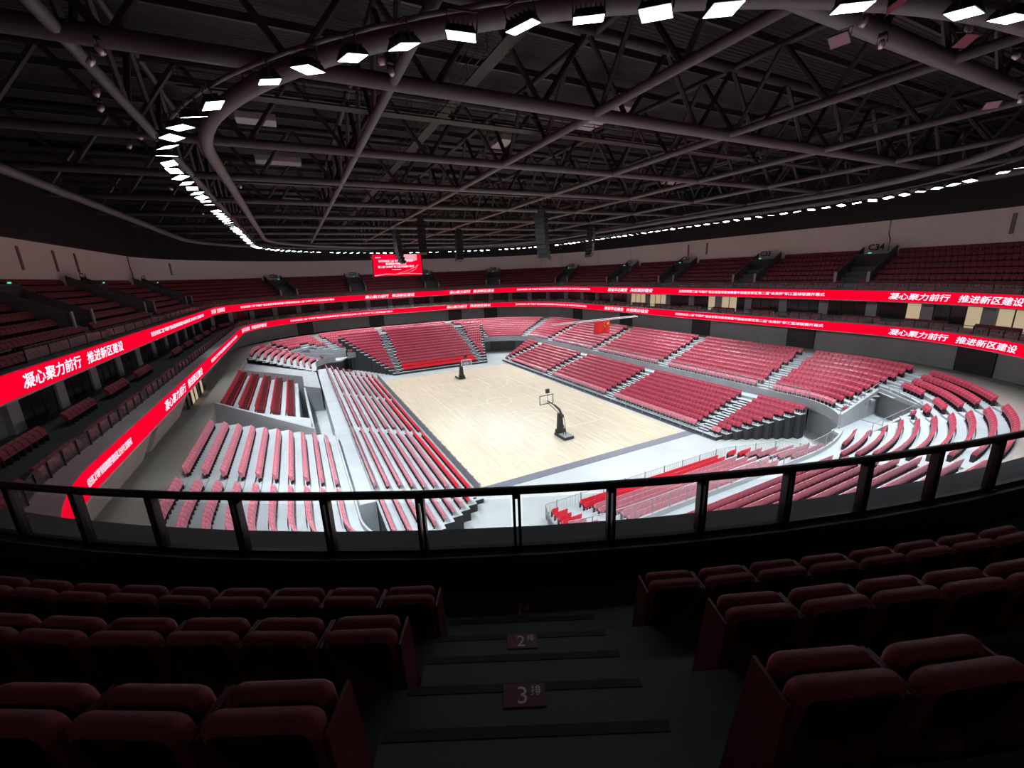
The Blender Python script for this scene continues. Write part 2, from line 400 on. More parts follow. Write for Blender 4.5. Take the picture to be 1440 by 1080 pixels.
lor, LOP = ribbon(LO, 9.6, 10.65, 'led_ribbon_board', 'long red led ribbon board along the balcony front below, white lettering',
    [(S3, 122, 184, 0), (S1, 231, 284, 1), (S3, 297, 333, 0), (S2, 340, 375, 1), (S3, 408, 552, 0), (S1, 628, 690, 1), (S3, 725, 825, 0), (S2, 850, 912, 1), (S3, 950, 1158, 0), (S1, 1250, 1431, 1)])
# ledge band just under the ribbon top belongs to the balcony floor

# ================================================================== SEATS
def seat_boxes():
    """one tip-up seat, seat pan folded up; local +y faces the court. list of (part, boxes)"""
    b = MB(); w = .246
    t = w-.003
    b.hexa([(-w, -.06, .34), (w, -.06, .34), (w, .02, .34), (-w, .02, .34)], [(-t, -.125, .76), (t, -.125, .76), (t, -.035, .76), (-t, -.035, .76)])
    b.hexa([(-t, -.125, .76), (t, -.125, .76), (t, -.035, .76), (-t, -.035, .76)], [(-t+.02, -.135, .86), (t-.02, -.135, .86), (t-.02, -.105, .86), (-t+.02, -.105, .86)])
    p = MB(); t = w-.02
    p.hexa([(-t, .03, .38), (t, .03, .38), (t, .16, .38), (-t, .16, .38)], [(-t, -.02, .66), (t, -.02, .66), (t, .09, .66), (-t, .09, .66)])
    p.hexa([(-t, -.02, .66), (t, -.02, .66), (t, .09, .66), (-t, .09, .66)], [(-t+.02, -.03, .74), (t-.02, -.03, .74), (t-.02, -.005, .74), (-t+.02, -.005, .74)])
    g = MB(); g.box(-w+.0, -w+.03, -.08, .14, .02, .5); g.box(-.04, .04, -.06, .03, 0, .36)
    return b, p, g
SB, SP, SG = seat_boxes()
def seat_part_mesh(mb, name, m): return mb.mesh(name, [m])
def merged(parts):
    v = []; f = []; m = []
    for mb, mi in parts:
        o = len(v); v += mb.v; f += [tuple(i+o for i in q) for q in mb.f]; m += [mi]*len(mb.f)
    return np.array(v), f, m
SEATV, SEATF, SEATM = merged([(SB, 0), (SP, 0), (SG, 1)])
def stuff(name, items, mats, label, cat, kx=1.):
    """items: (u, v, z, rz, material index offset)"""
    V = []; Fc = []; Mi = []; nv = len(SEATV)
    for i, (u, v, z, rz, mi) in enumerate(items):
        c, s = math.cos(rz), math.sin(rz); P = SEATV*np.array([kx, 1, 1])
        V.append(np.stack([u+P[:, 0]*c-P[:, 1]*s, -v+P[:, 0]*s+P[:, 1]*c, z+P[:, 2]], 1))
        Fc += [tuple(k+i*nv for k in q) for q in SEATF]; Mi += [(mi if q == 0 else 0) for q in SEATM]
    me = bpy.data.meshes.new(name); me.from_pydata(np.concatenate(V).tolist(), [], Fc)
    for m in mats: me.materials.append(m)
    me.polygons.foreach_set('material_index', Mi); me.update()
    o = link(name, me); o['kind'] = 'stuff'; tag(o, label, cat); return o

lower = []      # (u, v, z, rz, colour, zone)   colour 1 pink, 2 bright red
AISLE_U = (-23.5, -8.0, 8.0, 23.5)
# ------- telescopic stands
def stand(zone, name, label, depth0, rows, pitch, z0, rise, hl, fwd, aisles, red_rows, rows_label):
    """fwd maps (along, depth) -> (u, v); seats look towards -depth"""
    root = struct(empty(name, W(*fwd(0, depth0), 0)), label)
    root_loc = root.location
    for k in range(rows):
        d0 = depth0+pitch*k; h0, h1 = hl(k); zt = z0+rise*k
        q = [fwd(-h0, d0), fwd(h1, d0), fwd(h1, d0+pitch), fwd(-h0, d0+pitch)]
        if ((q[1][0]-q[0][0])*(-(q[2][1]-q[1][1]))+(q[1][1]-q[0][1])*(q[2][0]-q[1][0])) < 0: q = [q[1], q[0], q[3], q[2]]
        mb = MB(); mb.hexa([W(*p, 0)-root_loc for p in q], [W(*p, zt)-root_loc for p in q], 1, top=0, ends=2)
        build(mb, 'row_platform', [MT['tread'], MT['riser'], MT['skirt']], root)
        # seats
        n = int((h0+h1-.3)/.5); ds = -1 if False else 1
        c = fwd(0, 0); e = fwd(0, 1); inward = (c[0]-e[0], c[1]-e[1]); rz = heading(*inward)
        for i in range(n):
            a = -h0+.35+i*.5
            if a > h1-.3: break
            if any(abs(a-x) < .85 for x in aisles): continue
            u, v = fwd(a, d0+pitch-.22)
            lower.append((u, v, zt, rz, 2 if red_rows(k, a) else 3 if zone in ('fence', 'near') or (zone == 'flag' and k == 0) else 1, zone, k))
        # aisle steps
        if k < rows-1:
            for x in aisles:
                if -h0 < x < h1:
                    q = [fwd(x-.6, d0+pitch*.55), fwd(x+.6, d0+pitch*.55), fwd(x+.6, d0+pitch), fwd(x-.6, d0+pitch)]
                    mb = MB(); mb.hexa([W(*p, zt)-root_loc for p in q], [W(*p, zt+rise*.5)-root_loc for p in q], 1, top=0)
                    build(mb, 'step', [MT['tread'], MT['riser']], root)
    return root
hside = lambda k: (25.6+.5*k, 25.6+.45*k)
stand('flag', 'telescopic_stand', 'telescopic stand along the court under the flag', 12.85, 9, .9, .38, .28, hside, lambda a, d: (a, d), AISLE_U, lambda k, a: False, '')
stand('fence', 'telescopic_stand', 'telescopic stand along the court behind the grey panel fence', 12.95, 9, .9, .38, .28, lambda k: (min(24.4+.9*k, 30), 25.2+.3*k), lambda a, d: (a, -d), AISLE_U, lambda k, a: k < 2, '')
stand('far', 'telescopic_stand', 'tall telescopic stand behind the far hoop', 26.0, 15, .95, .38, .42, lambda k: (9.6+.55*k, 9.6+.35*k), lambda a, d: (d, a), (-8.4, 8.4), lambda k, a: k < 2 and abs(a) < 8.4, '')
stand('near', 'telescopic_stand', 'telescopic stand behind the near baseline fence', 28.9, 8, .9, .38, .30, lambda k: (9.9+.3*k, 10.5+.6*k), lambda a, d: (-d, a), (-8.4, 8.4), lambda k, a: k < 2 or (k < 4 and a < -8.4), '')
# ------- fixed tier seats
AIS = [((u, 22), (u, 33)) for u in (-23.5, -8., 8., 23.5)]+[((u, -22), (u, -33)) for u in (-23.5, 23.5)]
AIS += [((su*d0, sv*8.4), (su*46, sv*8.4)) for su, d0 in ((1, 36), (-1, 36)) for sv in (-1, 1)]
for su in (-1, 1):
    for sv in (-1, 1):
        AIS += [((su*32.3, sv*22), (su*36.2, sv*33))]+[] if (su, sv) == (1, 1) else [((su*32.3, sv*22), (su*36.2, sv*33)), ((su*38.2, sv*18.4), (su*46.5, sv*24.5))]
def seg_d(p, a, b):
    p, a, b = map(np.array, (p, a, b)); d = b-a; t = np.clip((p-a)@d/(d@d), 0, 1); return np.linalg.norm(p-a-d*t)
def blocked(u, v, m=.85): return any(seg_d((u, v), a, b) < m for a, b in AIS)
for j in range(10):
    o, z = fx(j); P = Path(ring(FX, o+.68)); n = int(P.L/.5)
    for i in range(n):
        p, d, nn = P.at(i*P.L/n)
        if blocked(*p): continue
        if p[1] < -20 and (BOX[0]-1.4 < p[0] < 24.2): continue
        if in_notch(*p) or in_notch(*(p-nn*.9)) or in_notch(*(p+d*.6)) or in_notch(*(p-d*.6)): continue
        if p[0] > 34 and abs(p[1]) < 14.5 and j < 8: continue         # under the far telescopic stand
        if p[0] < -34 and abs(p[1]) < 12 and j < 1: continue
        zone = 'fixed_flag' if p[1] > 18 and abs(p[0]) < 32 else 'fixed_box' if p[1] < -18 and abs(p[0]) < 32 else 'corner_far' if p[0] > 0 else 'corner_near'
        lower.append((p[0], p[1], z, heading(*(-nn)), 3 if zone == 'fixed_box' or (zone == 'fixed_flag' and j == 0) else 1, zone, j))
# aisle steps of the fixed tier (one stair per aisle)
for a, b in AIS:
    root = None; a = np.array(a); b = np.array(b)
    for j in range(10):
        o, z = fx(j); P = ring(FX, o+.72)
        # where does the aisle line cross this row
        Pn = np.array(P); dd = [seg_d(p, a, b) for p in Pn]; i = int(np.argmin(dd))
        d = (b-a)/np.linalg.norm(b-a)
        pj = a+d*np.clip((Pn[i]-a)@d, 0, 99)
        if in_notch(*pj) or dd[i] > 1.6 or (pj[0] > 34 and abs(pj[1]) < 14.5 and j < 8): continue
        if root is None: root = struct(empty('aisle_stair', W(*pj, z)), 'short flight of pale aisle steps in the fixed tier')
        mb = MB(); mb.obox((pj[0], -pj[1]), (d[0], -d[1]), .2, .6, z, z+.165)
        ob = build(mb, 'step', MT['tread'], root); ob.location = -root.location

LOWER_LAB = dict(
    flag='maroon tip-up seat in the courtside stand under the flag', fence='tip-up seat behind the grey court fence',
    far='tip-up seat in the tall stand behind the far hoop', near='tip-up seat behind the near baseline fence',
    fixed_flag='maroon tip-up seat of the fixed tier on the flag side', fixed_box='pink wrapped tip-up seat beside the red armchair box',
    corner_far='tip-up seat curving round the corner beyond the far hoop', corner_near='tip-up seat on the curved tier beside the tunnel railing')
def rank(items, ymax=745):
    out = []
    for it in items:
        p = proj(it[0], it[1], it[2]+.6)
        if p and -8 < p[0] < 1448 and 0 < p[1] < ymax: out.append((p[2], it))
    out.sort(key=lambda t: t[0])
    keep = [t[1] for t in out[:300]]; ids = set(id(k) for k in keep)
    return keep, [it for it in items if id(it) not in ids]
keep, rest = rank(lower)
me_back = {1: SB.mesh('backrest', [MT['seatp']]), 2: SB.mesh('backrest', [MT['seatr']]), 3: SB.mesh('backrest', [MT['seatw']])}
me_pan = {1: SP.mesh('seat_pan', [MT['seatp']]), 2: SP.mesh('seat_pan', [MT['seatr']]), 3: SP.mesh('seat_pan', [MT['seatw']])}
me_leg = SG.mesh('bracket', [MT['black']])
for (u, v, z, rz, col, zone, k) in keep:
    r = empty('tip_up_seat', W(u, v, z), rz)
    lab = LOWER_LAB[zone]
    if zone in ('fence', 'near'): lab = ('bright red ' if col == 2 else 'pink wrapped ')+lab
    lab += ', %s row up' % ORD[k]
    tag(r, lab, 'seat', lab.replace('tip-up seat', 'seats'))
    link('backrest', me_back[col], r); link('seat_pan', me_pan[col], r); link('bracket', me_leg, r)
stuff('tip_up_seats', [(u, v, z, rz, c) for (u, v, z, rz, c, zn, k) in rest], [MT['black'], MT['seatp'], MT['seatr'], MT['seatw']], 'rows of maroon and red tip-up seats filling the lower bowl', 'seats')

# ------- upper stand seats
AISLE_S = []
OWNS = None
mid = Path(ring(UP, 3.0)); base = Path(ring(UP, 0))
def angle_frac(path, p):       # nearest arc position of a point
    d = np.linalg.norm(path.Q-p, axis=1); i = int(d.argmin()); return path.S[i]
hd = np.array([cy, sy])
VOMX = (108, 205, 262, 405, 503, 607, 693, 790, 862, 938, 1048, 1200)
aisles = []                    # (point on ribbon ring, outward normal)
for x in VOMX:
    s = mid.s_of_x(x, 16.2)
    if s is not None: p, d, n = mid.at(s); aisles.append((p, n, True))
own_p = CAM[:2]+hd*5.15
aisles.append((own_p+(-hd)*3, -hd, False))
upper = []
for r in range(1, ROWS+1):
    o, z = ROZ(r); P = Path(ring(UP, o+.84)); n = int(P.L/.55)
    # start so that own-aisle seats are symmetrical
    c = CAM[:2]+hd*(5.15-o-.84)
    s0 = min(((np.linalg.norm(P.at(t)[0]-c), t) for t in np.arange(0, P.L, .05)))[1]
    offs = [.8+.275+i*.55 for i in range(int((P.L-1.7)/.55))]
    for of in offs:
        p, d, nn = P.at(s0+of)
        bad = False
        for q, an, vom in aisles:
            lat = abs((p-q)@np.array([-an[1], an[0]])); along = (p-q)@an
            if abs(along) < 12 and lat < (.8 if not vom else (2.0 if r >= 3 else .9)) and not (not vom and of < 1.2) and np.linalg.norm(p-q) < 13: 
                if not (not vom): bad = True
        if bad: continue
        upper.append((p[0], p[1], z, heading(*(-nn)), 1, r, np.linalg.norm(p-CAM[:2])))
# drop the rows that the camera stands in or has behind it
near_ok = lambda it: not (it[6] < 14 and ((np.array(it[:2])-CAM[:2])@hd) < .6)
upper_v = [it for it in upper if near_ok(it)]
keepu, restu = rank(upper_v, 1200)
# detailed foreground seat: padded backrest, folded pan, side panels
def pad(w, d, h, r=.05, n=4):
    """rounded cushion: box with rounded corners in x-z and soft edges"""
    mb = MB(); prof = []
    for (cx, cz, a0) in ((w/2-r, h-r, 0), (-w/2+r, h-r, 90), (-w/2+r, r, 180), (w/2-r, r, 270)):
        for i in range(n+1):
            a = math.radians(a0+90*i/n); prof.append((cx+r*math.cos(a), cz+r*math.sin(a)))
    rings = []
    for (y, k) in ((-d/2, .86), (-d/2+.012, .95), (-d/2+.035, 1.), (d/2-.035, 1.), (d/2-.012, .95), (d/2, .86)):
        rings.append([(x*k, y, h/2+(zz-h/2)*k) for x, zz in prof])
    mb.loft(rings, closed=True); n_ = len(prof)
    mb.f.append(tuple(range(n_))); mb.m.append(0); mb.f.append(tuple(range(5*n_, 6*n_))[::-1]); mb.m.append(0)
    return mb
mb = pad(.485, .11, .66, .06); 
for i, (x, y, z) in enumerate(mb.v): mb.v[i] = (x, y-.16*(z/.66)*.6+.0, z+.37)
UB_ = mb.mesh('backrest', [MT['seatu']], True)
mb = pad(.445, .10, .62, .05)
for i, (x, y, z) in enumerate(mb.v): mb.v[i] = (x, y+.14-.16*(z/.62)*.6, z+.39)
UPAN = mb.mesh('seat_pan', [MT['seatu']], True)
mb = MB(); mb.hexa([(-.009, -.06, 0), (.009, -.06, 0), (.009, .26, 0), (-.009, .26, 0)], [(-.009, -.12, .94), (.009, -.12, .94), (.009, .12, .94), (-.009, .12, .94)])
UARM = mb.mesh('side_panel', [MT['seatu2']])
mb = MB(); mb.box(-.2, .2, -.04, .04, .0, .42); UPED = mb.mesh('pedestal', [MT['black']])
SEATU = MB(); SEATU.v = [(x*1.1, y, z) for x, y, z in SEATV]; SEATU.f = SEATF; SEATU.m = SEATM
me_up = SEATU.mesh('upper_seat', [MT['seatu'], MT['black']])
ROWN = {1: 'front row beside the number 1 plate', 2: 'second row beside the number 2 plate', 3: 'third row beside the number 3 plate', 4: 'fourth row up from the glass rail'}
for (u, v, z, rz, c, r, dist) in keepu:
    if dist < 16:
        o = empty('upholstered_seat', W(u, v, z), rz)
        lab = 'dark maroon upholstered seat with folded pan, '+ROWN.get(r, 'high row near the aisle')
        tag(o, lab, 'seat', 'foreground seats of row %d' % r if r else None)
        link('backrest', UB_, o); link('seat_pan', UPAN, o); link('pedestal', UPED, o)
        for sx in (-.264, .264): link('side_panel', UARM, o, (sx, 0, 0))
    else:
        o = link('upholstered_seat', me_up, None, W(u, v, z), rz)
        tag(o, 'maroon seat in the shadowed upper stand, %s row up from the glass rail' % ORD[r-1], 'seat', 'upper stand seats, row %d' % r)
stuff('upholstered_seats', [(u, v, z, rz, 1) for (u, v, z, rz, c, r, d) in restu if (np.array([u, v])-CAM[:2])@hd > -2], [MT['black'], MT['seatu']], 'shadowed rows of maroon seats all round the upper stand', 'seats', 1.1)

# ------- own aisle: steps, nosing strips, row number plates
ax = -hd; lat = np.array([-hd[1], hd[0]])
def own(o, l=0.): return CAM[:2]+hd*(5.15-o)+lat*l
st = struct(empty('aisle_stair', W(*own(.9), 13.75)), 'dark concrete aisle stair with numbered rows leading down to the glass rail')
for r in range(1, 5):
    o, z = ROZ(r)
    c = own(o+.75); mb = MB(); mb.obox((c[0], -c[1]), (ax[0], -ax[1]), .25, .79, z, z+.3)
    ob = build(mb, 'step', MT['updeck'], st); ob.location = -st.location
    for oo, zz, hw in ((o+.53, z+.3, .78), (o+1.03, z+.6, .79)):
        c = own(oo); mb = MB(); mb.obox((c[0], -c[1]), (ax[0], -ax[1]), .03, hw, zz-.03, zz+.004)
        ob = build(mb, 'nosing_strip', MT['rubber'], st); ob.location = -st.location
for r, oo in ((1, .98), (2, 1.98), (3, 2.98)):
    z = ROZ(r)[1]+.005; c = own(oo)
    pl = tag(link('row_number_plate', None, None, W(*c, z), heading(*hd)), ('dark red number plate 1 on the lowest floor by the glass rail', 'dark red number plate 2 set midway down the aisle stair', 'dark red number plate 3 on the step between third row seats')[r-1], 'plate')
    mb = MB(); mb.box(-.14, .14, -.08, .08, 0, .004); build(mb, 'plate', MT['plate'], pl)
    v, f = text_mesh('%d' % r, .17); v[:, 0] -= .055; v[:, 1] -= .06; v[:, 2] = .0055
    mb = MB(); mb.add(v, f); build(mb, 'number', MT['white'], pl)
    v, f = text_mesh('排', .075); v[:, 0] += .04; v[:, 1] += .0; v[:, 2] = .0055
    mb = MB(); mb.add(v, f); build(mb, 'character', MT['white'], pl)

# ------- glass rail of the upper stand
RP = Path(ring(UP, .5))
s_own = min(((np.linalg.norm(RP.at(t)[0]-own(.5)), t) for t in np.arange(0, RP.L, .02)))[1]
post = MB()
for x in (-.032, .032): post.box(x-.018, x+.018, -.05, .05, 0, .82)
post.box(-.05, .05, -.05, .05, .74, .82); post.box(-.07, .07, -.07, .07, 0, .03)
ME_POST = post.mesh('post', [MT['railm']])
rail = tag(empty('glass_rail', W(*own(.5), 14.15)), 'black handrail with posts and smoked glass panels in front of the dark rows', 'railing')
rl = rail.location
mb = MB(); pts = [W(*RP.at(s_own+t)[0], 15.10)-rl for t in np.arange(-30, 30.1, .6)]; mb.tube(pts, .052, 10); build(mb, 'handrail', MT['railm'], rail, True)
mb = MB(); pts = [W(*RP.at(s_own+t)[0], 14.31)-rl for t in np.arange(-30, 30.1, .6)]; mb.tube(pts, .045, 4); build(mb, 'base_channel', MT['railm'], rail)
for i in range(-22, 23):
    p, d, n = RP.at(s_own+i*1.18); link('post', ME_POST, rail, W(*p, 14.27)-rl, heading(*(-n)))
    p2 = RP.at(s_own+i*1.18+1.18)[0]; a = p+(p2-p)*.06; b = p2+(p-p2)*.06
    mb = MB(); dd = (b-a)/np.linalg.norm(b-a); c = (a+b)/2
    mb.obox((c[0], -c[1]), (dd[0], -dd[1]), np.linalg.norm(b-a)/2, .006, 14.34, 14.99); g = build(mb, 'glass_panel', MT['glass'], rail); g.location = -rl
# the same rail across the bowl
rail2 = tag(empty('glass_rail', W(*UPP.at(40)[0], 14.15)), 'low dark glass rail with thin posts above the upper ribbon board', 'railing')
rl2 = rail2.location
thin = MB(); thin.box(-.03, .03, -.03, .03, 0, .9); ME_THIN = thin.mesh('post', [MT['railm']])
L = RP.L; rng = np.arange(s_own+31, s_own+L-31, 1.2)
mb = MB(); mb.tube([W(*RP.at(t)[0], 15.05)-rl2 for t in rng], .035, 6); build(mb, 'handrail', MT['railm'], rail2)
mb = MB(); mb.loft([[W(*RP.at(t)[0], z)-rl2 for t in rng] for z in (14.2, 14.98)], closed=False); build(mb, 'glass_panel', MT['glass'], rail2)
for t in rng[::2]:
    p, d, n = RP.at(t); link('post', ME_THIN, rail2, W(*p, 14.15)-rl2, heading(*(-n)))
# balcony glass rail
BP = Path(ring(LO, .95)); rng = np.arange(0, BP.L, 1.3)
bal = tag(empty('balcony_rail', W(*BP.at(0)[0], 10.65)), 'glass balustrade with dark posts along the balcony ledge', 'railing'); bl = bal.location
bp = MB(); bp.box(-.03, .03, -.05, .05, 0, .75); ME_BP = bp.mesh('post', [MT['railm']])
cand = []
for t in rng:
    p, d, n = BP.at(t); q = proj(*p, 11)
    if q and -20 < q[0] < 1460 and q[1] < 760: cand.append((q[2], t))
cand.sort()
for w_, t in cand[:290]:
    p, d, n = BP.at(t); link('post', ME_BP, bal, W(*p, 10.6)-bl, heading(*(-n)))
mb = MB(); mb.tube([W(*BP.at(t)[0], 11.36)-bl for t in rng], .03, 6, closed=True); build(mb, 'handrail', MT['railm'], bal)
mb = MB(); mb.loft([[W(*BP.at(t)[0], z)-bl for t in rng] for z in (10.62, 11.3)]); build(mb, 'glass_panel', MT['glass'], bal)

# ------- balcony seats (short benches of seats, two rows)
balc = []
for o, z, gap in ((1.75, 10.0, 0.), (3.7, 10.35, 3.)):
    P = Path(ring(LO, o)); t = gap
    while t < P.L-4:
        for i in range(7):
            p, d, n = P.at(t+i*.55); balc.append((p[0], p[1], z, heading(*(-n)), 1, int(o > 2), 0))
        t += 7*.55+(1.0 if o < 2 else 2.3)
kb, rb_ = rank(balc, 760)
for (u, v, z, rz, c, r, d) in kb:
    o = link('balcony_chair', me_up, None, W(u, v, z), rz)
    tag(o, ('maroon chair on the balcony right behind its glass balustrade', 'maroon chair in the rear balcony row below the suite windows')[r], 'chair', ('balcony chairs at the balustrade', 'balcony chairs by the suites')[r])
if rb_: stuff('balcony_chairs', [(u, v, z, rz, 1) for (u, v, z, rz, c, r, d) in rb_], [MT['black'], MT['seatu']], 'further maroon seats along the balcony', 'seats', 1.1)

# ------- suite bays: column, glazing with mullions
SPth = Path(ring(LO, 5.9)); nb = 62; LITX = [(888, 935), (965, 980), (992, 1040), (1368, 1440), (1265, 1285)]
wn = 0
for i in range(nb):
    t0 = i*SPth.L/nb; p, d, n = SPth.at(t0); q = proj(*p, 11.7)
    if not q or not (-80 < q[0] < 1520) or q[1] > 700: continue
    mb = MB(); mb.obox((p[0], -p[1]), (d[0], -d[1]), .55, .18, 10.35, 13.0)
    struct(build(mb, 'wall_pier', MT['conc']), 'pale grey pier between suites')
    wn += 1; a = t0+.6; b = t0+SPth.L/nb-.6
    wdw = struct(empty('window_%d' % wn, W(*SPth.at((a+b)/2)[0], 10.4)), 'dark framed suite glazing'); wl_ = wdw.location
    n3 = 3
    for k in range(n3):
        m0 = a+(b-a)*k/n3+.05; m1 = a+(b-a)*(k+1)/n3-.05; pa, pb = SPth.at(m0)[0], SPth.at(m1)[0]; c = (pa+pb)/2; dd = (pb-pa)/np.linalg.norm(pb-pa)
        qx = proj(*c, 11.7); lit = qx and any(x0 <= qx[0] <= x1 for x0, x1 in LITX) and qx[1] < 480
        mb = MB(); mb.obox((c[0], -c[1]), (dd[0], -dd[1]), np.linalg.norm(pb-pa)/2, .02, 10.45, 12.75); g = build(mb, 'pane', MT['lit'] if lit else MT['glassd'], wdw); g.location = -wl_
        c = SPth.at(m1+.05)[0]; mb = MB(); mb.obox((c[0], -c[1]), (dd[0], -dd[1]), .05, .06, 10.4, 12.85); g = build(mb, 'mullion', MT['black'], wdw); g.location = -wl_

# ------- upper vomitories
names = ['C%d' % k for k in range(23, 35)]
for i, (q, n, vom) in enumerate(aisles):
    if not vom: continue
    n = np.array(n); t = np.array([-n[1], n[0]]); root = empty('vomitory', W(*q, 15.0))
    tag(root, 'dark stair opening marked %s between upper seat rows' % names[i], 'entrance', 'stair openings in the upper stand'); L0 = root.location
    o0, zf = 0., 15.05
    for sgn in (-1, 1):
        a = q+t*sgn*1.75-n*.2; b = q+t*sgn*1.75+n*5.4; mb = MB()
        aa = [a-t*.09, a+t*.09, b+t*.09, b-t*.09]
        mb.hexa([W(*p, 14.6)-L0 for p in aa], [W(*aa[0], 16.1)-L0, W(*aa[1], 16.1)-L0, W(*aa[2], 19.2)-L0, W(*aa[3], 19.2)-L0]); build(mb, 'side_wall', MT['updeck'], root)
        mb = MB(); c = a-n*.06; mb.obox((c[0]-L0[0], -c[1]-L0[1]), (t[0], -t[1]), .16, .05, 15.0-L0[2], 16.25-L0[2]); build(mb, 'end_cap', MT['duct'], root)
    c = q+n*3.2; mb = MB(); mb.obox((c[0]-L0[0], -c[1]-L0[1]), (t[0], -t[1]), 1.66, .05, 15.0-L0[2], 18.2-L0[2]); build(mb, 'opening', MT['black'], root)
    c = q+n*4.2; mb = MB(); mb.obox((c[0]-L0[0], -c[1]-L0[1]), (t[0], -t[1]), 1.66, .9, 18.0-L0[2], 18.3-L0[2]); build(mb, 'lintel', MT['updeck'], root)
    c = q+n*3.1; mb = MB(); mb.obox((c[0]-L0[0], -c[1]-L0[1]), (t[0], -t[1]), .18, .03, 18.35-L0[2], 18.46-L0[2]); build(mb, 'exit_sign', MT['green'], root)
    v, f = text_mesh(names[i], 1.0, 0, .02); v[:, 0] -= v[:, 0].mean()
    out = [tuple(W(*(q+n*4.6+t*x), 18.75+y)-L0) for x, y, _ in v]
    if proj(*(q+t), 17) and proj(*(q+t), 17)[0] < proj(*(q-t), 17)[0]: out = [tuple(W(*(q+n*4.6-t*x), 18.75+y)-L0) for x, y, _ in v]
    mb = MB(); mb.add(out, f); build(mb, 'lettering', MT['black'], root)
# wall slots and pipes on the back wall
WP = Path(ring(UP, OW-.06))
for x in (28, 78, 108, 240, 968, 994, 1425):
    s = WP.s_of_x(x, 20.6)
    if s is None: continue
    p, d, n = WP.at(s); mb = MB(); mb.obox((p[0], -p[1]), (d[0], -d[1]), .16, .05, 19.6, 21.6)
    struct(build(mb, 'wall_slot', MT['concd']), 'narrow dark slot in the pale wall')
for x in (183, 760, 1250):
    s = WP.s_of_x(x, 20.6)
    if s is None: continue
    p, d, n = WP.at(s); q2 = WP.at(s+.8)[0]
    mb = MB(); mb.tube([W(*p, 22.2), W(*p, 20.6), W(*(p*.7+q2*.3), 20.0), W(*(p*.7+q2*.3), 18.6)], .05, 6)
    tag(build(mb, 'drain_pipe', MT['steel']), 'thin dark pipe running down the pale wall', 'pipe', 'pipes on the back wall')

# ================================================================== RED ARMCHAIR BOX (v < 0 side)
bx = struct(empty('armchair_box', W(0, -27, 3.4)), 'raised grey box holding rows of red armchairs'); b0 = bx.location
for k in range(5):
    v0 = 25.3+1.27*k; zt = 4.4+.45*k
    mb = MB(); q = [(-6.9, -v0), (10, -v0), (10, -v0-1.27), (-6.9, -v0-1.27)]
    mb.hexa([W(*p, 0)-b0 for p in q][::-1], [W(*p, zt)-b0 for p in q][::-1], 0); build(mb, 'row_platform', MT['tread'], bx)
def vwall(pts, z0a, z1a, z0b, z1b, t=.12):
    (u0, v0), (u1, v1) = pts; d = np.array([u1-u0, v1-v0]); d /= np.linalg.norm(d); n = np.array([-d[1], d[0]])*t
    q = [(u0-n[0], v0-n[1]), (u0+n[0], v0+n[1]), (u1+n[0], v1+n[1]), (u1-n[0], v1-n[1])]
    mb = MB(); mb.hexa([W(*q[0], z0a), W(*q[1], z0a), W(*q[2], z0b), W(*q[3], z0b)], [W(*q[0], z1a), W(*q[1], z1a), W(*q[2], z1b), W(*q[3], z1b)]); return mb
for pts, z in ((((-11.6, -24.2), (-7.6, -31.9)), (0, 4.6, 0, 7.4)), (((-11.6, -24.2), (10.4, -24.6)), (0, 3.6, 0, 3.6)), (((10.4, -24.6), (10.4, -31.9)), (0, 5.2, 0, 7.2))):
    ob = build(vwall(pts, *z), 'parapet', MT['conc'], bx); ob.location = -b0
mb = MB(); q = [(-11.4, -24.4), (-6.9, -24.4), (-6.9, -31.9), (-7.7, -31.9)]
mb.hexa([W(*p, 0)-b0 for p in q][::-1], [W(*p, z)-b0 for p, z in zip(q, (4.2, 4.2, 6.6, 6.6))][::-1]); build(mb, 'platform', MT['tread'], bx)
mb = MB(); q = [(10.4, -22.6), (23.2, -22.6), (23.2, -34.5), (10.4, -34.5)]
mb.hexa([W(*p, 0)-b0 for p in q][::-1], [W(*p, z)-b0 for p, z in zip(q, (3.2, 3.2, 6.6, 6.6))][::-1]); build(mb, 'platform', MT['conc'], bx)
mb = MB(); mb.box(-11.3, 22.9, 31.92, 35.9, 0, 6.69); struct(build(mb, 'floor_concourse', MT['beige']), 'beige concourse floor behind the armchair box')
mb = MB(); mb.box(-25, 26, 21.1, 22.35, 0, 2.9); struct(build(mb, 'floor_walkway', MT['tread']), 'pale walkway between stands, armchair box side')
mb = MB(); mb.box(-25, 26, -22.35, -20.9, 0, 2.9); struct(build(mb, 'floor_walkway', MT['tread']), 'pale walkway between stands under the flag')
arm = [MB() for _ in range(3)]
arm[0].hexa([(-.27, -.32, .40), (.27, -.32, .40), (.27, -.18, .40), (-.27, -.18, .40)], [(-.25, -.42, 1.02), (.25, -.42, 1.02), (.25, -.31, 1.02), (-.25, -.31, 1.02)])
arm[1].box(-.26, .26, -.2, .3, .34, .48)
for sx in (-1, 1): arm[2].box(sx*.29-.035, sx*.29+.035, -.32, .28, 0, .64)
AM = [a.mesh(nm, [m]) for a, nm, m in zip(arm, ('backrest', 'seat_cushion', 'armrests'), (MT['seatv'], MT['seatv'], MT['seatu2']))]
for k in range(5):
    v = -(25.3+1.27*k+.75); z = 4.4+.45*k
    for i in range(24):
        u = -6.3+i*.68
        if u > 9.6: break
        o = empty('armchair', W(u, v, z), heading(0, 1)); tag(o, 'red padded armchair in the raised box, row %s' % ('nearest the walkway', 'second from the walkway', 'third from the walkway', 'fourth from the walkway', 'nearest the concourse')[k], 'armchair', 'armchairs of box row %d' % (k+1))
        for nm, me in zip(('backrest', 'seat_cushion', 'armrests'), AM): link(nm, me, o)
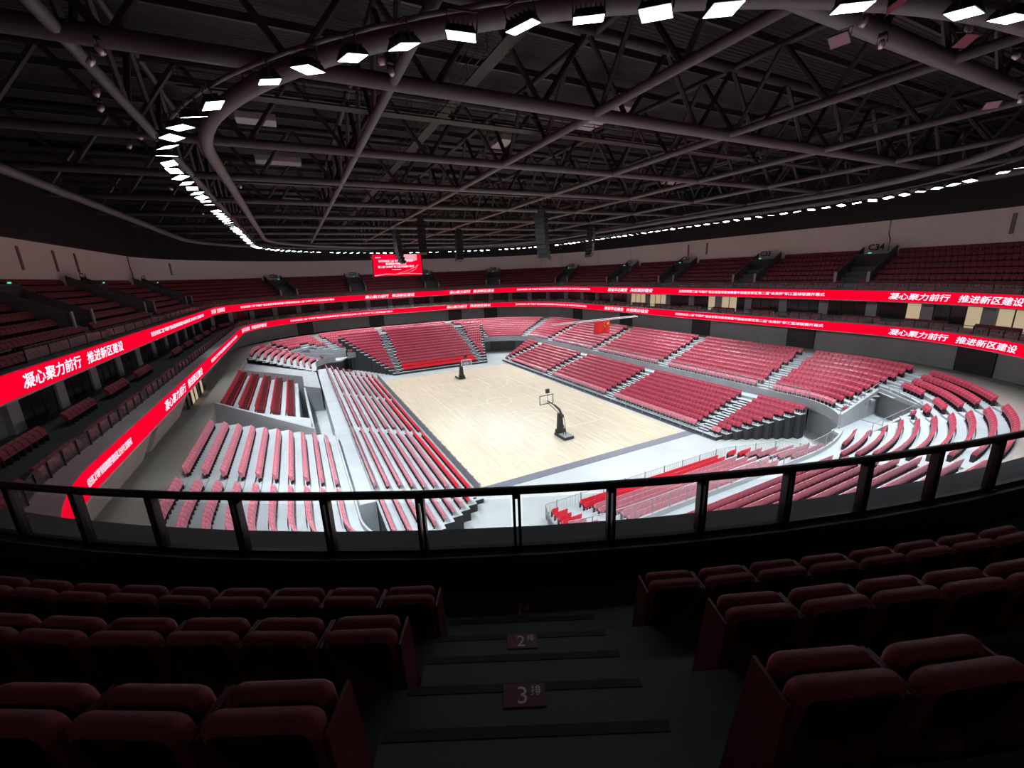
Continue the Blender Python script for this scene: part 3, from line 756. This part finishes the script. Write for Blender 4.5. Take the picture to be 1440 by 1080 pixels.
# glazed entrance doors behind the armchair box
dg = struct(empty('door_20', W(0, -34.2, 6.7)), 'glazed entrance doors with dark frames behind the armchair box'); d0 = dg.location
for i in range(6):
    u = -6+i*1.5
    mb = MB(); mb.box(u+.05, u+1.45, 34.18, 34.22, 6.72, 9.0); g = build(mb, 'pane', MT['lit'] if i in (1, 2, 4) else MT['glassd'], dg); g.location = -d0
    mb = MB(); mb.box(u-.05, u+.05, 34.1, 34.3, 6.7, 9.2); g = build(mb, 'frame', MT['black'], dg); g.location = -d0
# inclined beige soffit boxes under the near part of the balcony
for (u0, u1) in ((-31, -20.5), (-19, -10.5)):
    mb = MB(); q = [(u0, -32.9), (u1, -32.9), (u1, -36), (u0, -36)]; qb = [(u0, -33.9), (u1, -33.9), (u1, -36), (u0, -36)]
    mb.hexa([W(*p, 7.3) for p in qb][::-1], [W(*p, 9.5) for p in q][::-1]); struct(build(mb, 'trim_soffit', MT['beige']), 'beige sloping panel under the balcony edge')

# ================================================================== FENCES AND RAILINGS
fr = tag(empty('court_fence', W(0, -12.72, 0)), 'grey panel fence with posts between court and seats', 'fence'); f0 = fr.location
fp = MB(); fp.box(-.03, .03, -.03, .03, 0, 1.15); FPm = fp.mesh('post', [MT['steell']])
fpn = MB(); fpn.box(.05, 1.45, -.012, .012, .08, .98); FPn = fpn.mesh('panel', [mat('grey_mesh_panel', (.16, .17, .19), .6)])
for i in range(33):
    u = -23.2+i*1.5; link('post', FPm, fr, W(u, -12.72)-f0)
    if i < 32: link('panel', FPn, fr, W(u, -12.72)-f0)
mb = MB(); mb.tube([W(-23.2, -12.72, 1.02)-f0, W(24.8, -12.72, 1.02)-f0], .025, 6); build(mb, 'top_rail', MT['steell'], fr)
def balfence(name, pts, label, h=1.05, z0=0., step=.14, post=2.2):
    r = tag(empty(name, W(*pts[0], z0)), label, 'fence'); L0 = r.location; P = Path(pts, False)
    mb = MB(); pt = np.linspace(0, P.L, int(P.L/.8)+2)
    mb.tube([W(*P.at(t)[0], z0+h)-L0 for t in pt], .025, 6); mb.tube([W(*P.at(t)[0], z0+.1)-L0 for t in pt], .02, 6); build(mb, 'rails', MT['steell'], r)
    mb = MB()
    for t in np.arange(0, P.L, step): p = W(*P.at(t)[0], z0)-L0; mb.box(p[0]-.009, p[0]+.009, p[1]-.009, p[1]+.009, .1, h)
    b = build(mb, 'balusters', MT['steell'], r); b['kind'] = 'stuff'
    pm = MB(); pm.box(-.03, .03, -.03, .03, 0, h+.1); pm = pm.mesh('post', [MT['steell']])
    for t in np.arange(0, P.L+.01, post): link('post', pm, r, W(*P.at(t)[0], z0)-L0)
    return r
balfence('baluster_fence', [(-36.0, -12.3), (-28.65, -9.8), (-28.65, 9.6), (-30.5, 16), (-33.5, 17)], 'pale steel baluster fence in front of the near baseline seats')
balfence('baluster_fence', [(12, 12.78), (-24.5, 12.78)], 'low pale steel fence along the flag-side stand front', .95, .0, 1.0, 3.0)
balfence('walkway_fence', [(-24.5, -21.0), (25, -21.0)], 'steel fence between pale walkway and pink wrapped seats', 1.0, 2.9, .9, 2.7)
def glassfence(pts, z0, label, h=1.0):
    r = tag(empty('glass_fence', W(*pts[0], z0)), label, 'fence'); L0 = r.location; P = Path(pts, False); pt = np.linspace(0, P.L, int(P.L/.7)+2)
    mb = MB(); mb.tube([W(*P.at(t)[0], z0+h)-L0 for t in pt], .03, 6); build(mb, 'handrail', MT['steell'], r)
    mb = MB(); mb.loft([[W(*P.at(t)[0], z)-L0 for t in pt] for z in (z0+.05, z0+h-.08)], closed=False); build(mb, 'glass_panel', MT['glass'], r)
    pm = MB(); pm.box(-.025, .025, -.025, .025, 0, h); pm = pm.mesh('post', [MT['steell']])
    for t in np.arange(0, P.L+.01, 1.4): link('post', pm, r, W(*P.at(t)[0], z0)-L0)
FXP = ring(FX, .06)
glassfence([p for p in FXP if p[0] < -33 and -13.4 < p[1] < 14.2][::-1], 3.75, 'curved glass fence on the parapet of the near corner tier')
glassfence([(u, 22.46) for u in np.arange(-28.8, 29, 1.4)], 3.75, 'long glass fence on the parapet between the flag-side stands')

# ================================================================== BASKETBALL STANDS
def hoop(s, label):
    """built facing +x (towards midcourt) with the board at x = 0 over the floor point; base behind"""
    r = tag(empty('basketball_stand', W(s*12.8, .12, .035), 0 if s < 0 else math.pi), label, 'basketball stand')
    mb = MB(); mb.box(-4.6, -2.55, -.62, .62, .06, .34); mb.box(-3.1, -2.55, -.5, .5, .34, .75)
    for x in (-4.3, -2.9):
        for y in (-.5, .5): mb.tube([(x, y-.04, .06), (x, y+.04, .06)], .06, 8)
    build(mb, 'base', MT['black'], r, bevel=.02)
    mb = MB(); mb.box(-4.5, -3.2, -.5, .5, .34, .37); build(mb, 'base_cover', MT['steell'], r)
    mb = MB()
    mb.hexa([(-3.05, -.35, .7), (-2.6, -.35, .7), (-2.6, .35, .7), (-3.05, .35, .7)], [(-2.95, -.22, 2.55), (-2.55, -.22, 2.55), (-2.55, .22, 2.55), (-2.95, .22, 2.55)])
    build(mb, 'column_pad', MT['black'], r, bevel=.03)
    mb = MB()
    for y in (-.16, .16): mb.tube([(-3.75, y, .37), (-3.45, y, 1.9), (-3.2, y, 2.55)], .035, 8)
    mb.tube([(-4.0, 0, .37), (-3.5, 0, 1.4)], .03, 8); build(mb, 'rear_struts', MT['black'], r)
    mb = MB()
    mb.tube([(-3.35, 0, 2.25), (-2.7, 0, 2.95), (-1.7, 0, 3.2)], [.14, .14, .11], 10); mb.tube([(-1.7, 0, 3.2), (-.25, 0, 3.32)], .075, 8)
    mb.tube([(-2.6, 0, 2.5), (-.9, 0, 2.95), (-.2, 0, 3.1)], .04, 8); build(mb, 'arm', MT['black'], r)
    mb = MB(); mb.box(-.015, .015, -.9, .9, 2.9, 3.95); bd = build(mb, 'backboard', MT['glass'], r)
    mb = MB(); t = .035
    for (a, b, c, d) in ((-.92, .92, 2.88, 2.88+2*t), (-.92, .92, 3.97-2*t, 3.97), (-.92, -.92+2*t, 2.88, 3.97), (.92-2*t, .92, 2.88, 3.97)): mb.box(-.03, .03, a, b, c, d)
    build(mb, 'board_frame', MT['black'] if s < 0 else MT['white'], bd)
    mb = MB()
    for (a, b, c, d) in ((-.295, .295, 3.05, 3.1), (-.295, .295, 3.45, 3.5), (-.295, -.245, 3.05, 3.5), (.245, .295, 3.05, 3.5)): mb.box(.016, .02, a, b, c, d)
    build(mb, 'target_square', MT['white'], bd)
    mb = MB(); mb.tube([(.375+.225*math.cos(a), .225*math.sin(a), 3.05) for a in np.linspace(0, 2*math.pi, 21)[:-1]], .012, 6, closed=True); mb.box(.02, .16, -.06, .06, 3.02, 3.06)
    rm = build(mb, 'rim', MT['seatr'], r)
    mb = MB()
    for i in range(12):
        a, b = i*math.pi/6, (i+.8)*math.pi/6
        for q in (a, b): mb.tube([(.375+.22*math.cos(a), .22*math.sin(a), 3.04), (.375+.14*math.cos(q+.3), .14*math.sin(q+.3), 2.62)], .006, 3)
    build(mb, 'net', MT['white'], rm)
    mb = MB(); mb.box(-.35, -.15, -.22, .22, 4.25, 4.75); sc = build(mb, 'shot_clock', MT['black'], r); mb = MB(); mb.tube([(-.25, 0, 3.3), (-.25, 0, 4.3)], .025, 6); build(mb, 'clock_pole', MT['black'], sc)
hoop(-1, 'black portable basketball stand on the court, nearer the dark viewing rail')
hoop(1, 'black portable basketball stand in front of the far end seats')

# ================================================================== FLAG
fl = tag(empty('hanging_flag', W(-3, 15.9, 10.45)), 'red five-star flag hanging from a long white beam', 'flag'); f0 = fl.location
mb = MB(); nx, nz = 14, 10; g = []
for i in range(nx+1):
    for k in range(nz+1): g.append(W(-3+.10*math.sin(i*.9+k*.15), 14.5+2.86*i/nx, 10.45-1.9*k/nz)-f0)
fs = [(i*(nz+1)+k, (i+1)*(nz+1)+k, (i+1)*(nz+1)+k+1, i*(nz+1)+k+1) for i in range(nx) for k in range(nz)]; mb.add(g, fs)
cl = build(mb, 'cloth', MT['flag'], fl, True)
sm = cl.modifiers.new('thickness', 'SOLIDIFY'); sm.thickness = .01
def star(c, r, rot):
    mb = MB(); pts = [(c[0]+(r if i % 2 == 0 else r*.382)*math.sin(rot+i*math.pi/5), c[1]+(r if i % 2 == 0 else r*.382)*math.cos(rot+i*math.pi/5)) for i in range(10)]
    for du in (-.13, .13): mb.add([W(-3+du, v, z)-f0 for v, z in pts], [tuple(range(10))])
    build(mb, 'star', MT['yellow'], cl)
star((16.88, 9.97), .30, 0)
for v, z, a in ((16.4, 10.24, .4), (16.2, 10.02, .1), (16.2, 9.74, .8), (16.4, 9.52, .3)): star((v, z), .1, a)
mb = MB()
for du, dz in ((-.16, 0), (.16, .12)): mb.tube([W(-3+du, 7.2, 10.5+dz)-f0, W(-3+du, 22.6, 10.5+dz)-f0], .05, 6)
build(mb, 'beam', MT['white'], fl)
mb = MB()
for v in (9, 15, 21): mb.tube([W(-3, v, 10.6)-f0, W(-3, v, 25)-f0], .008, 4)
build(mb, 'cable', MT['steel'], fl)

# ================================================================== SCREEN
sr = tag(empty('hanging_screen', W(46.2, -2.2, 18.2), heading(-1, 0)), 'red led screen with white headlines hanging above the far upper rows', 'screen')
# local: +y faces the court, x runs to the viewer's left
mb = MB(); mb.box(-5.6, 5.6, -.35, -.02, -.15, 4.75); build(mb, 'casing', MT['black'], sr)
mb = MB(); mb.add([(-5.4, 0, 0), (5.4, 0, 0), (5.4, 0, 4.6), (-5.4, 0, 4.6)], [(0, 1, 2, 3)]); fc = build(mb, 'display', MT['led'], sr)
mb = MB(); mb.add([(-4.4, .015, 4.55), (-4.4, .015, 3.3), (-3, .015, 2.9), (-1.2, .015, 3.6), (-.2, .015, 4.55)], [(0, 1, 2, 3, 4)]); build(mb, 'pink_panel', MT['ledp'], fc)
mb = MB(); mb.tube([(5.3, .02, .1), (2.8, .02, .42), (.5, .02, .3), (-1.5, .02, .45), (-5.3, .02, .2)], [.12, .1, .05, .06, .04], 5); mb.tube([(.6, .02, .35), (-1.6, .02, .9), (-3.6, .02, 1.6), (-4.6, .02, 2.3)], .04, 5); mb.tube([(-2, .02, .5), (-3.8, .02, 1.2), (-4.6, .02, 2.3)], .035, 5)
build(mb, 'swoosh', MT['ledp'], fc)
for txt, zc, w, h in (('热烈庆祝第二届“华雄杯”建设者篮球', 3.2, 7.6, .52), ('邀请赛暨中国雄安新区', 2.58, 4.6, .5), ('第二届“未来杯”职工篮球联赛开幕式', 1.95, 8.0, .5), ('中国 雄安', 1.32, 2.0, .16), ('雄安新区', 3.95, 1.2, .22)):
    v, f = text_mesh(txt, 1., 0, .015); x0, x1 = v[:, 0].min(), v[:, 0].max(); y0, y1 = v[:, 1].min(), v[:, 1].max(); xc = 4.2 if w == 1.2 else .4
    mb = MB(); mb.add([(xc-((x-x0)/(x1-x0)-.5)*w, .03, zc+((y-y0)/(y1-y0)-.5)*h) for x, y, _ in v], f); build(mb, 'lettering', MT['ledw'], fc)
mb = MB()
for x in (-4, 4): mb.tube([(x, -.2, 4.7), (x, -.2, 6.9)], .03, 5)
build(mb, 'cable', MT['steel'], sr)

# ================================================================== SPEAKER ARRAYS
def array(i, u, v, ztop, du, dv, L=3.4):
    r = tag(empty('speaker_array', W(u, v, ztop), heading(du, dv)), 'black curved line array of loudspeakers hanging below the roof trusses', 'loudspeaker', 'hanging loudspeaker arrays')
    bx_ = MB(); bx_.hexa([(-.42, -.28, -.32), (.42, -.28, -.32), (.42, .3, -.36), (-.42, .3, -.36)], [(-.42, -.28, 0), (.42, -.28, 0), (.42, .3, 0), (-.42, .3, 0)])
    me = bx_.mesh('cabinet', [MT['black']]); n = 9; y = 0; z = 0
    for k in range(n):
        a = .02+.062*k*(k/n); o = link('cabinet', me, r, (0, y, z)); o.rotation_euler = (a, 0, 0)
        y += -math.sin(a)*-.0-.39*math.sin(a)*1.0; z -= .39*math.cos(a)
    mb = MB(); mb.box(-.3, .3, -.1, .1, .05, .2); build(mb, 'frame', MT['steel'], r)
    mb = MB()
    for x in (-.25, .25): mb.tube([(x, 0, .2), (x, 0, 25-ztop)], .015, 4)
    build(mb, 'cable', MT['steel'], r)
for i, (u, v, zt, du, dv) in enumerate(((-2.5, -12.8, 22.7, -.3, -1), (-5.6, -10.8, 23.5, -1, -.3), (-2.7, -5.5, 22.8, -1, 0), (-23.3, -6.4, 22.0, -.5, -1), (-8.9, 9.2, 22.7, .3, 1))): array(i, u, v, zt, du, dv)

# ================================================================== ROOF TRUSSES
ZB, ZT = 25.0, 28.4
def truss(axis, c, a0, a1, rb, label, n=None):
    r = tag(empty('roof_truss', W(*((a0, c) if axis == 'u' else (c, a0)), ZB)), label, 'truss', 'steel roof trusses'); L0 = r.location
    pt = lambda a, z: (W(a, c, z) if axis == 'u' else W(c, a, z))-L0
    mb = MB(); mb.tube([pt(a0, ZB), pt(a1, ZB)], rb, 10); build(mb, 'bottom_chord', MT['chord'], r, True)
    mb = MB(); mb.tube([pt(a0, ZT), pt(a1, ZT)], rb*.9, 8); build(mb, 'top_chord', MT['steel'], r, True)
    n = n or max(6, int((a1-a0)/4.85)); st_ = (a1-a0)/n
    d1 = MB(); d1.tube([pt(0, ZB)-pt(0, 0)+Vector((0, 0, -ZB)), (pt(st_/2, ZT)-pt(0, ZT))+Vector((0, 0, ZT-ZB))], .13, 6)
    up = MB(); vec = pt(st_/2, ZT)-pt(0, ZB); up.tube([Vector((0, 0, 0)), vec], .13, 6); upm = up.mesh('brace', [MT['steel']])
    dn = MB(); vec2 = pt(st_/2, ZB)-pt(0, ZT); dn.tube([Vector((0, 0, 0)), vec2], .13, 6); dnm = dn.mesh('brace', [MT['steel']])
    for i in range(n):
        link('brace', upm, r, pt(a0+i*st_, ZB)); link('brace', dnm, r, pt(a0+(i+.5)*st_, ZT))
for it_, u in enumerate((-43.5, -33.9, -23.8, -15., -5., 5., 15., 24., 34., 43.5)):
    h = 40 if abs(u) < 30 else 38 if abs(u) < 40 else 31
    truss('v', u, -h, h, .24 if u > -30 else .3, 'dark steel roof truss crossing above the court, %s counted from the glass rail' % ORD[it_])
for it_, v in enumerate((-29., -19.4, -9.7, 0., 9.7, 19.4, 29.)):
    h = 54 if abs(v) < 25 else 48
    truss('u', v, -h, h, .2, 'dark steel roof truss along the court, %s counted from the armchair box side' % ORD[it_])
# ring beam tube above the floodlights and an outer tube
def ringtube(fam, o, z, rr, label, name, nseg=None):
    mb = MB(); mb.tube([W(u, v, z) for u, v in ring(fam, o)], rr, 10, closed=True); tag(build(mb, name, MT['chord'], None, True), label, 'beam')
ringtube(LR, -1.6, 24.3, .29, 'thick grey curved tube beside the ring of floodlights', 'ring_beam')
ringtube(UP, 2.0, 24.6, .3, 'dark curved roof tube outside the ring of floodlights', 'ring_beam')
ringtube(LR, 0.0, 23.75, .06, 'thin curved pipe carrying the floodlights', 'lamp_pipe')
# catwalks hung under the trusses
def catwalk(axis, c, a0, a1, z, label):
    r = tag(empty('catwalk', W(*((a0, c) if axis == 'u' else (c, a0)), z)), label, 'catwalk', 'catwalks under the roof'); L0 = r.location
    pt = lambda a, w_, zz: (W(a, c+w_, zz) if axis == 'u' else W(c+w_, a, zz))-L0
    mb = MB(); q = [pt(a0, -.32, z), pt(a1, -.32, z), pt(a1, .32, z), pt(a0, .32, z)]
    if axis != 'u': q = q[::-1]
    mb.hexa([p-Vector((0, 0, .06)) for p in q[::-1]], q[::-1]); build(mb, 'grating', MT['black'], r)
    mb = MB()
    for w_ in (-.45, .45):
        for zz in (z+.5, z+1.0): mb.tube([pt(a0, w_, zz), pt(a1, w_, zz)], .025, 4)
        for a in np.arange(a0, a1+.1, 2.4): mb.tube([pt(a, w_, z), pt(a, w_, z+1.)], .02, 4)
    build(mb, 'handrails', MT['steel'], r)
for it_, u in enumerate((-28.8, -10, 10, 29)): catwalk('v', u, -27, 27, 25.6, 'narrow dark catwalk crossing under the roof, %s from the glass rail' % ORD[it_])
for v in (-14.5, 14.5): catwalk('u', v, -38, 38, 27.0, 'narrow dark catwalk running along the roof on the %s side' % ('armchair box' if v < 0 else 'flag'))
# purlins under the deck
for i, u in enumerate(np.arange(-52, 53, 4.0)):
    mb = MB(); mb.box(u-.08, u+.08, -44, 44, 28.75, 29.1); struct(build(mb, 'trim_purlin', MT['steel']), 'dark roof purlin')
# pale duct panels between trusses
for u, v, lu, lv in ((-27.5, -4.0, 4.6, 1.3), (-20.3, -8.0, 2.4, 1.1), (-19.5, -24.5, 1.2, 2.2), (-9.5, -23.5, 1.4, 3.4), (10, -22, 1.5, 3), (-13, 18.5, 1.6, 3.2)):
    mb = MB(); mb.box(u-lu/2, u+lu/2, -v-lv/2, -v+lv/2, 27.3, 27.7); tag(build(mb, 'duct_panel', MT['duct'], bevel=.04), 'flat pale ventilation duct panel between the roof trusses', 'duct', 'duct panels in the roof')

# ================================================================== FLOODLIGHT RING
LP = Path(ring(LR)); nfl = int(LP.L/1.5)
hb = MB(); hb.hexa([(-.37, -.30, 0), (.37, -.30, 0), (.37, .30, 0), (-.37, .30, 0)], [(-.3, -.22, .16), (.3, -.22, .16), (.3, .22, .16), (-.3, .22, .16)])
for i in range(6): hb.box(-.3+i*.11, -.28+i*.11, -.2, .2, .16, .24)
HB = hb.mesh('housing', [MT['black']])
lb = MB(); lb.add([(-.34, -.27, -.006), (.34, -.27, -.006), (.34, .27, -.006), (-.34, .27, -.006)], [(3, 2, 1, 0)]); LB_ = lb.mesh('lens', [MT['flood']]); LBO = lb.mesh('lens', [MT['floodoff']])
bk = MB(); bk.tube([(-.36, 0, .05), (-.36, 0, .5), (.36, 0, .5), (.36, 0, .05)], .025, 5); BK = bk.mesh('bracket', [MT['steel']])
sp_ = bpy.data.lights.new('flood_beam', 'SPOT'); sp_.energy = FLOOD_POWER; sp_.color = (.90, .97, 1.0); sp_.spot_size = math.radians(97); sp_.spot_blend = .5; sp_.shadow_soft_size = .35
off_x = (450,)
for i in range(nfl):
    p, d, n = LP.at((i+.5)*LP.L/nfl); rd = random.Random(i)
    if rd.random() < .08 and i % FLOOD_EVERY: continue
    q = proj(*p, 23.2); off = bool(q and any(abs(q[0]-x) < 45 for x in off_x) and q[1] < 60 and q[2] < 20)
    r = empty('floodlight', W(*p, 23.2), heading(*(-n)))
    r.rotation_euler = (math.radians(9+rd.uniform(-12, 10)), math.radians(rd.uniform(-8, 8)), heading(*(-n))+rd.uniform(-.6, .6))
    if off: tag(r, 'unlit square floodlight with red reflection tinted into its lens on the ring pipe', 'floodlight', 'unlit floodlights')
    else: tag(r, 'square white floodlight hanging from the curved ring under the roof', 'floodlight', 'floodlights on the ring')
    link('housing', HB, r); link('lens', LBO if off else LB_, r); link('bracket', BK, r)
    if i % FLOOD_EVERY == 0 and not off:
        L_ = link('flood_beam', sp_, r, (0, 0, -.05)); 
        # lamp looks along its own -z; lean it towards the court
        L_.rotation_euler = (math.radians(26), 0, 0)
# unlit panels and moving-head lamps on the outer trusses
hd_ = MB(); hd_.tube([(0, 0, -.25), (0, 0, .05), (0, 0, .25)], [.17, .2, .12], 10); HDm = hd_.mesh('lamp_head', [MT['silver']], True)
yk = MB(); yk.tube([(-.26, 0, 0), (-.26, 0, .42), (.26, 0, .42), (.26, 0, 0)], .03, 5); yk.box(-.2, .2, -.14, .14, .42, .6); YK = yk.mesh('yoke', [MT['black']])
def stage(x, y, z):
    D = FW+R2*(x-720)/F+D2*(y-540)/F; t = (z-CAM[2])/D[2]; p = CAM+D*t
    r = tag(empty('moving_head_lamp', W(p[0], p[1], z), random.uniform(0, 6)), 'small silver moving head stage lamp clamped under the roof', 'stage lamp', 'stage lamps under the roof')
    r.scale = (.5, .5, .5)
    h = link('lamp_head', HDm, r); h.rotation_euler = (random.uniform(.3, 1.), 0, 0); link('yoke', YK, r)
for x, y in ((550, 100), (536, 85), (140, 70), (128, 86), (142, 152), (136, 130), (196, 192), (182, 205), (240, 265), (285, 300), (338, 262), (1215, 30), (1362, 40), (1352, 20), (1428, 78), (1436, 140), (1240, 62)): stage(x, y, 24.2)
for x, y in ((1180, 57), (1395, 148), (1262, 6), (1358, 58)):
    D = FW+R2*(x-720)/F+D2*(y-540)/F; t = (23.8-CAM[2])/D[2]; p = CAM+D*t
    r = empty('floodlight', W(p[0], p[1], 23.8), random.uniform(0, 3)); r.rotation_euler[0] = .5
    tag(r, 'unlit square floodlight with red reflection tinted into its lens below the outer roof tubes', 'floodlight', 'unlit floodlights under the outer roof')
    r.scale = (.7, .7, .7)
    link('housing', HB, r); link('lens', LBO, r); link('bracket', BK, r)
